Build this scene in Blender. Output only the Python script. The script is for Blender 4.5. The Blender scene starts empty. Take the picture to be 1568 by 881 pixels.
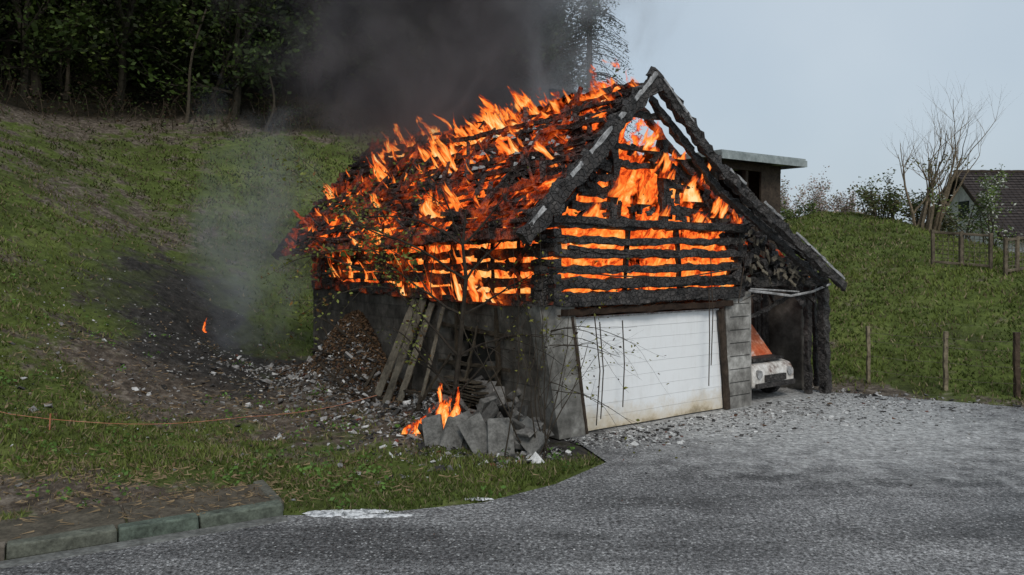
import bpy, bmesh, math, random
import numpy as np
from mathutils import Vector, noise, Matrix
random.seed(7); rng=np.random.default_rng(7)
R=random.random
def U(a,b): return a+(b-a)*R()
scene=bpy.context.scene
col=scene.collection
# ---------------------------------------------------------------- helpers
def empty(name,loc=(0,0,0),rz=0,parent=None):
    o=bpy.data.objects.new(name,None); o.location=loc; o.rotation_euler=(0,0,rz); col.objects.link(o)
    o.empty_display_size=0.2
    if parent: o.parent=parent
    return o
class MB:
    def __init__(s): s.v=[]; s.f=[]; s.m=[]; s.c=[]
    def add(s,vs,fs,mi=0,c=(1,1,1)):
        b=len(s.v); s.v+= [tuple(p) for p in vs]; s.c+=[(c[0],c[1],c[2],1)]*len(vs)
        s.f+=[tuple(i+b for i in f) for f in fs]; s.m+=[mi]*len(fs)
    def box(s,c,size,rot=None,mi=0,jit=0,colr=(1,1,1)):
        vs=[]
        for z in (-.5,.5):
            for y in (-.5,.5):
                for x in (-.5,.5):
                    p=Vector((x*size[0]+U(-jit,jit),y*size[1]+U(-jit,jit),z*size[2]+U(-jit,jit)))
                    if rot is not None: p=rot@p
                    vs.append(p+Vector(c))
        s.add(vs,[(0,2,3,1),(4,5,7,6),(0,1,5,4),(2,6,7,3),(0,4,6,2),(1,3,7,5)],mi,colr)
    def prism(s,poly,v0,v1,mi=0,colr=(1,1,1)):
        n=len(poly); vs=[(p[0],v0,p[1]) for p in poly]+[(p[0],v1,p[1]) for p in poly]
        fs=[tuple(range(n)),tuple(range(2*n-1,n-1,-1))]+[(i,i+n,(i+1)%n+n,(i+1)%n) for i in range(n)]
        s.add(vs,fs,mi,colr)
    def tube(s,pts,rad,n=5,mi=0,colr=(1,1,1),cap=True):
        vs=[];fs=[]
        for i,p in enumerate(pts):
            p=Vector(p)
            d=(Vector(pts[min(i+1,len(pts)-1)])-Vector(pts[max(i-1,0)]))
            if d.length<1e-6:d=Vector((0,0,1))
            d.normalize()
            a=d.cross(Vector((0.31,0.2,0.93))) 
            if a.length<.05: a=d.cross(Vector((1,0,0)))
            a.normalize(); b=d.cross(a)
            r=rad[i] if hasattr(rad,'__len__') else rad
            for k in range(n):
                t=2*math.pi*k/n; vs.append(p+a*math.cos(t)*r+b*math.sin(t)*r)
        for i in range(len(pts)-1):
            for k in range(n):
                fs.append((i*n+k,i*n+(k+1)%n,(i+1)*n+(k+1)%n,(i+1)*n+k))
        if cap: fs.append(tuple(range(n-1,-1,-1))); fs.append(tuple(range((len(pts)-1)*n,len(pts)*n)))
        s.add(vs,fs,mi,colr)
    def beam(s,p0,p1,w,h,rough=.02,mi=0,sag=0,taper=0.0,colr=(1,1,1),up=Vector((0,0,1))):
        p0=Vector(p0);p1=Vector(p1);d=p1-p0;L=d.length;d.normalize()
        side=d.cross(up)
        if side.length<.05: side=d.cross(Vector((1,0,0)))
        side.normalize(); upv=side.cross(d)
        n=max(3,int(L/.11)); prof=[(-.5,-.36),(-.36,-.5),(.36,-.5),(.5,-.36),(.5,.36),(.36,.5),(-.36,.5),(-.5,.36)]
        vs=[];fs=[];sd=U(0,99)
        for i in range(n+1):
            t=i/n; q=p0+d*L*t
            q+=upv*(-sag*4*t*(1-t))
            k=1-taper*abs(2*t-1)**3
            nz=noise.noise(Vector((t*L*1.7,sd,0)))*rough*1.4
            for j,(a,b) in enumerate(prof):
                g=noise.noise(Vector((t*L*5,sd+j*3.1,1)))*rough*1.6+U(-rough,rough)*.5
                vs.append(q+side*(a*w*k+g*(1 if a>0 else -1))+upv*(b*h*k+g*(1 if b>0 else -1)+nz))
        for i in range(n):
            for k in range(8): fs.append((i*8+k,i*8+(k+1)%8,(i+1)*8+(k+1)%8,(i+1)*8+k))
        fs.append(tuple(range(7,-1,-1)));fs.append(tuple(range(n*8,n*8+8)))
        s.add(vs,fs,mi,colr)
    def leaf(s,p,size,c,mi=1):
        a=Vector((U(-1,1),U(-1,1),U(-.6,.6))).normalized(); b=a.cross(Vector((U(-1,1),U(-1,1),U(-1,1)))).normalized()
        p=Vector(p)
        s.add([p-a*size,p-b*size*.55,p+a*size,p+b*size*.55],[(0,1,2,3)],mi,c)
    def build(s,name,mats,parent=None,smooth=False,loc=None):
        me=bpy.data.meshes.new(name); me.from_pydata(s.v,[],s.f)
        if not isinstance(mats,(list,tuple)): mats=[mats]
        for m in mats: me.materials.append(m)
        me.polygons.foreach_set('material_index',s.m)
        a=me.color_attributes.new('Col','FLOAT_COLOR','POINT'); a.data.foreach_set('color',np.array(s.c,dtype=np.float32).ravel())
        if smooth: me.polygons.foreach_set('use_smooth',[True]*len(s.f))
        me.update()
        o=bpy.data.objects.new(name,me); col.objects.link(o)
        if parent: o.parent=parent
        if loc: o.location=loc
        return o
def np_mesh(name,verts,faces,cols,mat,k=3):
    me=bpy.data.meshes.new(name); nf=len(faces)
    me.vertices.add(len(verts)); me.vertices.foreach_set('co',verts.astype(np.float32).ravel())
    me.loops.add(nf*k); me.loops.foreach_set('vertex_index',faces.astype(np.int32).ravel())
    me.polygons.add(nf); me.polygons.foreach_set('loop_start',np.arange(0,nf*k,k,dtype=np.int32))
    me.polygons.foreach_set('loop_total',np.full(nf,k,dtype=np.int32))
    me.update(calc_edges=True)
    a=me.color_attributes.new('Col','FLOAT_COLOR','POINT'); a.data.foreach_set('color',cols.astype(np.float32).ravel())
    me.materials.append(mat); o=bpy.data.objects.new(name,me); col.objects.link(o); return o
# ---------------------------------------------------------------- materials
class NT:
    def __init__(s,name,world=False):
        s.mat=bpy.data.materials.new(name); s.mat.use_nodes=True; s.t=s.mat.node_tree; s.t.nodes.clear()
        s.out=s.t.nodes.new('ShaderNodeOutputMaterial')
    def n(s,typ,ins=None,**kw):
        nd=s.t.nodes.new(typ)
        for k,v in kw.items(): setattr(nd,k,v)
        if ins:
            for k,v in ins.items():
                if isinstance(v,bpy.types.NodeSocket): s.t.links.new(v,nd.inputs[k])
                else: nd.inputs[k].default_value=v
        return nd
    def math(s,op,a,b=0.0,c=None,clamp=False):
        i={0:a,1:b}
        if c is not None:i[2]=c
        return s.n('ShaderNodeMath',i,operation=op,use_clamp=clamp).outputs[0]
    def mix(s,f,a,b,bt='MIX'):
        nd=s.n('ShaderNodeMix',data_type='RGBA',blend_type=bt)
        for k,v in ((0,f),(6,a),(7,b)):
            if isinstance(v,bpy.types.NodeSocket): s.t.links.new(v,nd.inputs[k])
            else: nd.inputs[k].default_value=v if k==0 else (v[0],v[1],v[2],1)
        return nd.outputs[2]
    def ramp(s,f,stops):
        nd=s.n('ShaderNodeValToRGB',{0:f}); e=nd.color_ramp.elements
        while len(e)<len(stops): e.new(.5)
        for i,(p,c) in enumerate(stops):
            e[i].position=p; e[i].color=(c[0],c[1],c[2],1) if hasattr(c,'__len__') else (c,c,c,1)
        return nd.outputs[0]
    def noise(s,vec,scale,detail=5,rough=.6,dist=0):
        return s.n('ShaderNodeTexNoise',{'Vector':vec,'Scale':scale,'Detail':detail,'Roughness':rough,'Distortion':dist})
    def mr(s,v,a,b,c=0,d=1): return s.n('ShaderNodeMapRange',{0:v,1:a,2:b,3:c,4:d}).outputs[0]
    def done(s,base,rough=.8,bump=None,bs=.3,bd=.02,emis=None,es=0,spec=.4,normal=None):
        p=s.n('ShaderNodeBsdfPrincipled',{'Base Color':base if isinstance(base,bpy.types.NodeSocket) else (*base,1),'Roughness':rough,'Specular IOR Level':spec})
        if bump is not None:
            b=s.n('ShaderNodeBump',{'Strength':bs,'Distance':bd,'Height':bump}); s.t.links.new(b.outputs[0],p.inputs['Normal'])
        if emis is not None:
            s.t.links.new(emis,p.inputs['Emission Color']); 
            if isinstance(es,bpy.types.NodeSocket): s.t.links.new(es,p.inputs['Emission Strength'])
            else: p.inputs['Emission Strength'].default_value=es
            s.mat.cycles.emission_sampling='NONE'
        s.t.links.new(p.outputs[0],s.out.inputs[0]); return s.mat
def coord(s): return s.n('ShaderNodeTexCoord').outputs['Object']
def colattr(s): return s.n('ShaderNodeAttribute',attribute_name='Col').outputs['Color']
def noisy(name,stops,scale=4,rough=.85,bump=.4,bd=.02,detail=7,tint=False,spec=.3,bscale=4):
    s=NT(name); c=coord(s); n=s.noise(c,scale,detail,.65); k=s.ramp(n.outputs[0],stops)
    n2=s.noise(c,scale*bscale,6,.7)
    k=s.mix(.5,k,s.ramp(n2.outputs[0],[(.3,.35),(.7,1.3)]),'MULTIPLY')
    if tint: k=s.mix(1,k,colattr(s),'MULTIPLY')
    return s.done(k,rough,n2.outputs[0],bump,bd,spec=spec)
def char_mat(name,dark=(.008,.007,.007),light=(.07,.062,.058),red=None,ember=0):
    s=NT(name); c=coord(s)
    v=s.n('ShaderNodeTexVoronoi',{'Vector':c,'Scale':11.0},feature='DISTANCE_TO_EDGE')
    n=s.noise(c,5,8,.7); n3=s.noise(c,1.3,4,.6)
    k=s.ramp(n.outputs[0],[(.35,dark),(.62,light),(.8,(.16,.15,.14))])
    if red: k=s.mix(s.mr(n3.outputs[0],.42,.6),k,red)
    k=s.mix(s.mr(v.outputs[0],0,.06,.75,0),k,(.003,.003,.003))
    h=s.math('ADD',s.mr(v.outputs[0],0,.12),s.math('MULTIPLY',n.outputs[0],.8))
    em=None;es=0
    if ember:
        em=s.mix(s.mr(n.outputs[0],.45,.65),(.8,.05,.004),(1,.16,.015)); m=s.math('MULTIPLY',s.mr(n3.outputs[0],.5,.66),s.mr(n.outputs[0],.40,.62)); es=s.math('MULTIPLY',m,ember)
    return s.done(k,.62,h,.8,.03,em,es,spec=.45)
M={}
M['char']=char_mat('charred_wood')
M['charred']=char_mat('charred_wood_firelit',red=(.075,.024,.013),ember=.3)  # side logs: red-brown firelight mixed into the char colour
M['roofchar']=char_mat('roof_burnt',dark=(.012,.009,.008),light=(.06,.04,.035),red=(.10,.024,.013),ember=.5)
M['ash']=noisy('ash_white',[(.3,(.14,.14,.14)),(.7,(.52,.52,.52))],6)
M['conc']=noisy('concrete_sooty',[(.3,(.05,.047,.043)),(.5,(.16,.155,.145)),(.72,(.36,.355,.34))],1.3,tint=True,bd=.015)
M['slab']=noisy('concrete_slab',[(.3,(.09,.088,.084)),(.7,(.27,.265,.255))],5,tint=True)
M['metal']=noisy('grey_metal',[(.3,(.22,.26,.26)),(.7,(.36,.40,.40))],1.5,rough=.45,bump=.05)
M['plank']=noisy('weathered_plank',[(.3,(.07,.06,.045)),(.7,(.24,.21,.16))],3,tint=True)
M['wood']=noisy('old_brown_wood',[(.3,(.025,.017,.012)),(.7,(.075,.055,.04))],4,tint=True)
M['bark']=noisy('bark',[(.3,(.03,.025,.02)),(.7,(.10,.085,.065))],9,tint=True)
M['rubble']=noisy('rubble',[(.3,(.6,.6,.6)),(.7,(1,1,1))],9,tint=True)
def leaf_mat(name,tr=.25):
    s=NT(name); k=colattr(s)
    p=s.n('ShaderNodeBsdfPrincipled',{'Base Color':k,'Roughness':.6,'Specular IOR Level':.25})
    t=s.n('ShaderNodeBsdfTranslucent',{'Color':k}); m=s.n('ShaderNodeMixShader',{0:tr,1:p.outputs[0],2:t.outputs[0]})
    s.t.links.new(m.outputs[0],s.out.inputs[0]); return s.mat
M['leaf']=leaf_mat('leaf'); M['grass']=leaf_mat('grass_blades',.35)
def doorm():
    s=NT('garage_door_white'); c=coord(s)
    sp=s.n('ShaderNodeSeparateXYZ',{0:c}); n=s.noise(c,2.2,7,.7)
    st=s.math('ADD',s.math('MULTIPLY',sp.outputs[2],-1.5),s.math('MULTIPLY',n.outputs[0],1.5))
    m=s.mr(st,.05,.75); k=s.mix(m,(.84,.86,.87),(.58,.48,.32))
    m2=s.mr(st,.6,1.05); k=s.mix(m2,k,(.07,.06,.05))
    n2=s.noise(c,.9,6,.7); k=s.mix(s.mr(n2.outputs[0],.58,.85,0,.25),k,(.42,.41,.38))
    gr=s.n('ShaderNodeTexNoise',{'Vector':s.n('ShaderNodeMapping',{0:c,3:(3,3,.5)}).outputs[0],'Scale':3,'Detail':6,'Roughness':.7})
    k=s.mix(s.mr(gr.outputs[0],.5,.8,0,.22),k,(.46,.43,.38))
    return s.done(k,.45,n.outputs[0],.1,.01,spec=.5)
M['door']=doorm()
def roadm():
    s=NT('asphalt'); c=coord(s)
    n=s.noise(c,.35,6,.65); n2=s.noise(c,20,5,.85); v=s.n('ShaderNodeTexVoronoi',{'Vector':c,'Scale':15.0,'Randomness':1.0}); v2=s.n('ShaderNodeTexVoronoi',{'Vector':c,'Scale':30.0,'Randomness':1.0})
    n4=s.noise(c,2.2,6,.75); st=s.noise(s.n('ShaderNodeMapping',{0:c,2:(0,0,.55),3:(.25,1.6,1)}).outputs[0],.7,5,.65)
    k=s.ramp(n.outputs[0],[(.3,(.095,.094,.095)),(.52,(.155,.153,.153)),(.72,(.23,.227,.225))])
    k=s.mix(.7,k,s.ramp(n4.outputs[0],[(.3,.55),(.7,1.35)]),'MULTIPLY')
    k=s.mix(.75,k,s.ramp(st.outputs[0],[(.35,.5),(.6,1.45)]),'MULTIPLY')
    k=s.mix(1,k,s.ramp(n2.outputs[0],[(.38,.08),(.54,1.1),(.66,2.9)]),'MULTIPLY')
    spk=s.math('MULTIPLY',s.mr(v.outputs['Distance'],.14,.23,1,0),s.mr(n4.outputs[0],.38,.52))
    k=s.mix(s.math('MULTIPLY',spk,.9),k,(.52,.52,.51))
    spk=s.math('MULTIPLY',s.mr(v2.outputs['Distance'],.16,.28,1,0),s.mr(st.outputs[0],.4,.56))
    k=s.mix(s.math('MULTIPLY',spk,.65),k,(.42,.42,.415))
    vc=s.n('ShaderNodeTexVoronoi',{'Vector':s.mix(.12,c,s.noise(c,1.5,5,.7).outputs['Color']),'Scale':.55},feature='DISTANCE_TO_EDGE')
    k=s.mix(s.mr(vc.outputs[0],0,.006,.5,0),k,(.02,.02,.02))
    d=s.n('ShaderNodeVectorMath',{0:c,1:(5.6,15.9,0)},operation='DISTANCE').outputs['Value']
    dd=s.math('SUBTRACT',s.math('MULTIPLY',n4.outputs[0],3.8),s.math('MULTIPLY',d,.45))
    n5=s.noise(c,9,6,.8)
    k=s.mix(s.mr(dd,-.3,.9,0,.85),k,s.ramp(n5.outputs[0],[(.35,(.13,.13,.128)),(.5,(.38,.38,.37)),(.64,(.75,.75,.74))]))
    rr=s.mr(n.outputs[0],.35,.65,.6,.88)
    return s.done(k,rr,n2.outputs[0],.9,.018,spec=.3)
M['road']=roadm()
def terrm():
    s=NT('grass_ground'); c=coord(s); a=s.n('ShaderNodeAttribute',attribute_name='Col'); sp=s.n('ShaderNodeSeparateColor',{0:a.outputs['Color']})
    n=s.noise(c,.45,7,.7); n2=s.noise(c,5,7,.75); n3=s.noise(c,.9,7,.72)
    g=s.ramp(n.outputs[0],[(.32,(.05,.058,.018)),(.5,(.09,.12,.027)),(.66,(.15,.175,.05))])
    g=s.mix(.8,g,s.ramp(n2.outputs[0],[(.3,.3),(.72,1.6)]),'MULTIPLY')
    d=s.ramp(n2.outputs[0],[(.32,(.035,.028,.021)),(.5,(.10,.08,.062)),(.68,(.25,.215,.175))])
    br=s.math('ADD',sp.outputs[0],s.math('MULTIPLY',s.math('SUBTRACT',n3.outputs[0],.5),2.4))
    k=s.mix(s.mr(br,.35,.6),g,d)
    br=s.math('ADD',sp.outputs[1],s.math('MULTIPLY',s.math('SUBTRACT',n3.outputs[0],.5),1.8))
    k=s.mix(s.mr(br,.3,.85),k,s.ramp(n2.outputs[0],[(.35,(.014,.013,.012)),(.6,(.05,.046,.042)),(.75,(.17,.165,.16))]))
    k=s.mix(s.mr(sp.outputs[2],.2,.8),k,s.ramp(n2.outputs[0],[(.35,(.006,.006,.004)),(.7,(.03,.024,.014))]))
    return s.done(k,.9,n2.outputs[0],1,.06,spec=.15)
M['terr']=terrm()
def firem(name,sx=1.6,sy=.75,k=.9,strength=1.0,warp=.5,gain=3.2,lean=.35,cut=.12,cm=.7,fr=.62):
    s=NT(name)
    uv=s.n('ShaderNodeUVMap',uv_map='UVMap').outputs[0]; h=s.n('ShaderNodeUVMap',uv_map='H').outputs[0]
    sh=s.n('ShaderNodeSeparateXYZ',{0:h}); su=s.n('ShaderNodeSeparateXYZ',{0:uv})
    ux=s.math('SUBTRACT',su.outputs[0],s.math('MULTIPLY',su.outputs[1],lean))
    cv=s.n('ShaderNodeCombineXYZ',{0:s.math('MULTIPLY',ux,sx),1:s.math('MULTIPLY',su.outputs[1],sy),2:3.3}).outputs[0]
    w=s.noise(cv,1.3,3,.5)
    wv=s.n('ShaderNodeVectorMath',{0:w.outputs['Color'],1:(.5,.5,.5)},operation='SUBTRACT').outputs[0]
    wv=s.n('ShaderNodeVectorMath',{0:wv,3:warp*2},operation='SCALE').outputs[0]
    p=s.n('ShaderNodeVectorMath',{0:cv,1:wv},operation='ADD').outputs[0]
    f=s.noise(p,1.6,7,fr,.35); f2=s.noise(p,4.2,5,.6,.5); f3=s.noise(cv,.55,2,.5)
    I=s.math('ADD',s.math('MULTIPLY',s.math('SUBTRACT',f.outputs[0],.5),gain),sh.outputs[1])
    I=s.math('ADD',I,s.math('MULTIPLY',s.math('SUBTRACT',f3.outputs[0],.5),1.6))
    I=s.math('SUBTRACT',I,s.math('MULTIPLY',s.math('POWER',sh.outputs[0],1.4),k))
    al=s.mr(I,0,cut)
    I2=s.math('ADD',s.math('MULTIPLY',I,cm),s.math('MULTIPLY',s.math('SUBTRACT',f2.outputs[0],.5),1.6))
    c=s.ramp(I2,[(0,(.36,.03,.006)),(.13,(.88,.11,.016)),(.34,(1,.25,.035)),(.58,(1,.43,.11)),(.95,(1,.70,.34))])
    e=s.n('ShaderNodeEmission',{'Color':c,'Strength':strength}); t=s.n('ShaderNodeBsdfTransparent')
    m=s.n('ShaderNodeMixShader',{0:al,1:t.outputs[0],2:e.outputs[0]}); s.t.links.new(m.outputs[0],s.out.inputs[0])
    s.mat.cycles.emission_sampling='NONE'; return s.mat
M['fire']=firem('flames',strength=1.15,cm=1.0,sx=1.7,sy=.85,warp=.6,lean=.4,cut=.3,fr=.54,gain=3.6)
M['fire_in']=firem('flames_inside',sx=1.5,sy=1.3,k=.25,strength=1.25,cut=.25,cm=.5,gain=3.8)
M['fire_s']=firem('flames_small',sx=3.2,sy=1.6,k=1.2,strength=1.25,cm=.9)
class FS:
    def __init__(s): s.v=[];s.f=[];s.a=[];s.b=[]
    def sheet(s,P,L,H,amt,ds=.12,nt=8,seed=None):
        if seed is None: seed=U(0,50)
        ns=max(2,int(L/ds)); b=len(s.v)
        for i in range(ns+1):
            for j in range(nt+1):
                t=j/nt; q=L*i/ns
                s.v.append(tuple(P(q,t))); s.a.append((q+seed*7.3,t*H+seed)); s.b.append((t,amt(q,t)))
        for i in range(ns):
            for j in range(nt):
                a=b+i*(nt+1)+j; s.f.append((a,a+nt+1,a+nt+2,a+1))
    def build(s,name,mat,parent):
        me=bpy.data.meshes.new(name); me.from_pydata(s.v,[],s.f)
        u1=me.uv_layers.new(name='UVMap'); u2=me.uv_layers.new(name='H')
        idx=[i for f in s.f for i in f]
        u1.data.foreach_set('uv',np.array([s.a[i] for i in idx],dtype=np.float32).ravel())
        u2.data.foreach_set('uv',np.array([s.b[i] for i in idx],dtype=np.float32).ravel())
        me.materials.append(mat); o=bpy.data.objects.new(name,me); col.objects.link(o); o.parent=parent; return o
# ---------------------------------------------------------------- terrain functions
A=math.radians(36.6); UX=(math.cos(A),math.sin(A)); OX,OY=.598,13.846
def tolocal(x,y):
    dx=x-OX;dy=y-OY; return dx*UX[0]+dy*UX[1], -dx*UX[1]+dy*UX[0]
def toworld(u,v): return OX+u*UX[0]-v*UX[1], OY+u*UX[1]+v*UX[0]
road=[(-45,-15),(-22,-1.4),(-5.3,8.47),(-2.8,9.95),(-1.6,10.05),(-.37,10.47),(.6,11.3),(1.45,12.5),toworld(.5,-.05),toworld(.5,6.5),toworld(8.3,6.5),toworld(8.3,-.1),(7.8,18.6),(10.6,16.9),(26.9,6.9),(60,-13),(60,-45),(-45,-45)]
def sdpoly(x,y,poly):
    x=np.asarray(x,float);y=np.asarray(y,float); d=np.full(x.shape,1e9); ins=np.zeros(x.shape,bool); n=len(poly)
    for i in range(n):
        ax,ay=poly[i];bx,by=poly[(i+1)%n]; ex,ey=bx-ax,by-ay; wx,wy=x-ax,y-ay
        t=np.clip((wx*ex+wy*ey)/(ex*ex+ey*ey),0,1); d=np.minimum(d,(wx-ex*t)**2+(wy-ey*t)**2)
        c=((ay>y)!=(by>y)); 
        with np.errstate(divide='ignore',invalid='ignore'): xi=(bx-ax)*(y-ay)/(by-ay+1e-12)+ax
        ins^= c&(x<xi)
    d=np.sqrt(d); return np.where(ins,-d,d)
def ss(x,a,b):
    t=np.clip((x-a)/(b-a),0,1); return t*t*(3-2*t)
def sp(x,k): return np.logaddexp(0,x/k)*k
def sinn(x,y,s):
    return (np.sin(x*1.3*s+1.1+np.sin(y*.7*s))*np.cos(y*1.1*s+.4+1.3*np.sin(x*.5*s))+.5*np.sin(x*2.9*s+y*1.7*s)*np.cos(y*3.3*s-x*s))
def hs(x,y):
    s1=(x+7)*(-.988)+(y-11)*.152; s2=-.35*x+.94*(y-27)
    return np.logaddexp(s1/1.5,s2/1.5)*1.5
def height(x,y):
    x=np.asarray(x,float);y=np.asarray(y,float)
    s=hs(x,y); hl=.5*sp(s-.3,.9)*(1-ss(x,4,11)*ss(y,15,24)) ; hl=np.where(y<4,hl*ss(y,-30,4),hl)
    s3=(x-7.35)*.524+(y-18.9)*.852; hr=.31*sp(s3-.2,.5); hr=-np.logaddexp(-hr/.3,-2.55/.3)*.3
    hr=hr*ss(x,5,8)+2.4*np.exp(-((x-14.6)/4.6)**2-((y-37)/8)**2)
    h=np.maximum(hl,hr)
    sd=sdpoly(x,y,road); g=ss(sd,.1,2.2)
    h=h*g+.05*ss(sd,.1,.5)+(.08*sinn(x,y,1)+.04*sinn(x,y,3.1))*g
    u,v=tolocal(x,y); inb=(u>.15)&(u<8.4)&(v>.0)&(v<9.8)
    dl=np.maximum(np.maximum(-u,u-8.3),np.maximum(-v,v-9.9)); h=h*(.25+.75*ss(dl,.2,3.5))
    h=h+(u<.4)*(1.75*np.exp(-(np.maximum(0,-u)/.85)**2-((v-7.2)/1.6)**2)+.45*np.exp(-(np.maximum(0,-u-.2)/.7)**2-((v-2.6)/1.8)**2)*(v>.2))
    kx,ky=-5.3,8.47; t=((x-kx)*.861+(y-ky)*.509); dk=-(x-kx)*.509+(y-ky)*.861
    st=(1-ss(dk,1.0,1.5))*(1-ss(t,2.6,3.0))*(dk>-.3)*(y<14)
    h=h*(1-st)+.08*st
    h=np.where(sd<.1,-.03,h); h=np.where(inb,-.03,h); return h
def masks(x,y):
    u,v=tolocal(x,y); dl=np.maximum(np.maximum(-u,u-8.3),np.maximum(-v,v-9.9))
    G=lambda cx,cy,rx,ry=None:np.exp(-((x-cx)/rx)**2-((y-cy)/(ry or rx))**2)
    hh=hs(x,y)
    dirt=.75*G(-5.4,17,3.0,2.6)+.85*G(-5.4,10.4,2.0,.8)+.5*G(-2.5,14.2,2.4,1.6)+.35*G(-8.2,16.5,2.2,1.6)+.4*G(-14,28,6,4)+.35*G(-25,36,12,8)+.2*G(-12,20,4,3)+.7*(1-ss(dl,.2,2.2))
    dirt=dirt+.5*ss(hh,15,21)*(1-ss(x,2,8)*1.0)*(1-G(-9,36,5,6))+.11*(x<0)
    dirt=dirt+.4*(x>7)*(1-ss((x-7.35)*.524+(y-18.9)*.852,.1,1.1))+.14*(x>7)
    scor=.75*G(-8.4,21.5,3.0,4)+.65*G(-6.3,18.8,2.4,2.6)+.5*G(-10.5,25,3,3)+.9*(1-ss(dl,.5,1.6))*(u<3)
    forest=ss(hh+sinn(x,y,.4)*.8,19.0,21.5)*(1-ss(x,3,9))
    return np.clip(dirt,0,1),np.clip(scor,0,1),forest
def axis(lo,flo,fhi,hi,step,grow=1.18):
    c=list(np.arange(flo,fhi,step)); s=step;x=c[-1]
    while x<hi: s*=grow; x+=s; c.append(x)
    s=step;x=c[0];pre=[]
    while x>lo: s*=grow; x-=s; pre.append(x)
    return np.array(pre[::-1]+c)
xs=axis(-600,-16,13,600,.14,1.06); ys=axis(-60,8,26,700,.14,1.06)
GX,GY=np.meshgrid(xs,ys); hx=GX.ravel();hy=GY.ravel()
hz=height(np.clip(hx,-120,120),np.clip(hy,-60,140))
nx=len(xs);ny=len(ys); ii=np.arange(nx*ny).reshape(ny,nx)
F=np.stack([ii[:-1,:-1].ravel(),ii[:-1,1:].ravel(),ii[1:,1:].ravel(),ii[1:,:-1].ravel()],1)
d_,s_,f_=masks(hx,hy)
ter=np_mesh('ground',np.stack([hx,hy,hz],1),F,np.stack([d_,s_,f_,np.ones_like(d_)],1),M['terr'],4)
ter.data.polygons.foreach_set('use_smooth',[True]*len(F))
bm=bmesh.new(); fv=[bm.verts.new((x,y,.004)) for x,y in road]; bm.faces.new(fv); bmesh.ops.triangulate(bm,faces=bm.faces[:])
me=bpy.data.meshes.new('road'); bm.to_mesh(me); bm.free(); me.materials.append(M['road']); ro=bpy.data.objects.new('road',me); col.objects.link(ro)
# ---------------------------------------------------------------- grass
N=320000
r=np.exp(rng.uniform(math.log(8.3),math.log(52),N)); th=rng.uniform(-.66,.66,N); gx=r*np.sin(th); gy=r*np.cos(th)
sd=sdpoly(gx,gy,road)+.12*sinn(gx,gy,2.3); u,v=tolocal(gx,gy); d,sc,fo=masks(gx,gy)
nz=sinn(gx,gy,1.7)*.3+sinn(gx,gy,5)*.2+sinn(gx,gy,.7)*.2
kx,ky=-5.3,8.47; t_=((gx-kx)*.861+(gy-ky)*.509); dk=-(gx-kx)*.509+(gy-ky)*.861
ks=(dk>-.3)&(dk<1.02+nz*.3)&(t_<2.98)&(gy<14)
ok=(sd>.03)&~((u>-.35)&(u<8.5)&(v>-.1)&(v<10.2))&~ks&(rng.random(N)>np.clip(d*1.4+nz*1.1,0,.96))&(rng.random(N)>np.clip(sc*1.5+nz*.3,0,1))&(fo<.5)&~((u>-1.7)&(u<0)&(v>4)&(v<10))
gx,gy,r,d,sc=gx[ok],gy[ok],r[ok],d[ok],sc[ok]; n=len(gx); gz=height(gx,gy)-.01
patch=np.clip(.5+.45*sinn(gx,gy,.6)+.4*sinn(gx,gy,2.2),0,1)
H_=(.025+.07*rng.random(n)*(.4+1.1*patch)+.0022*r)*(1-.4*d); W_=(.004+.0010*r)
a=rng.uniform(0,6.28,n); lx=rng.normal(0,.5,n)*H_; ly=rng.normal(0,.5,n)*H_
V=np.zeros((n,3,3)); V[:,0]=np.stack([gx-np.cos(a)*W_,gy-np.sin(a)*W_,gz],1); V[:,1]=np.stack([gx+np.cos(a)*W_,gy+np.sin(a)*W_,gz],1); V[:,2]=np.stack([gx+lx,gy+ly,gz+H_],1)
b=rng.uniform(.45,1.35,n)[:,None]
cA=np.array([.095,.135,.028]);cB=np.array([.21,.26,.06]);cD=np.array([.30,.25,.14])
dry=(rng.random(n)<(.14+.5*d))[:,None]
C=(cA*(1-patch[:,None])+cB*patch[:,None])*b; C=np.where(dry,cD*b,C)
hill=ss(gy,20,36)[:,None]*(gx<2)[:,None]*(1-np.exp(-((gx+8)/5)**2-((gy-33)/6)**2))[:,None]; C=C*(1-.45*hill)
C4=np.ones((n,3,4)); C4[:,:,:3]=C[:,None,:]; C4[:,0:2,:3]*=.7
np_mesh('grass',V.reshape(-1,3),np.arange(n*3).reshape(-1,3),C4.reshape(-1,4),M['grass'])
wd_=MB()
for k in range(520):
    rr_=math.exp(U(math.log(8.6),math.log(22))); t=U(-.62,.2); x=rr_*math.sin(t); y=rr_*math.cos(t)
    if float(sdpoly(x,y,road))<.15 or noise.noise(Vector((x*.5,y*.5,3)))<.0: continue
    u_,v_=tolocal(x,y)
    if u_>-.5 and v_>0: continue
    dk=-(x-kx)*.509+(y-ky)*.861
    if dk<1.2 and x<-2.7: continue
    z=float(height(x,y)); g=U(.7,1.5)
    for j in range(random.randint(6,14)): wd_.leaf((x+random.gauss(0,.09),y+random.gauss(0,.09),z+U(.02,.13)),U(.02,.05),(.09*g,.17*g,.035*g),0)
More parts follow.
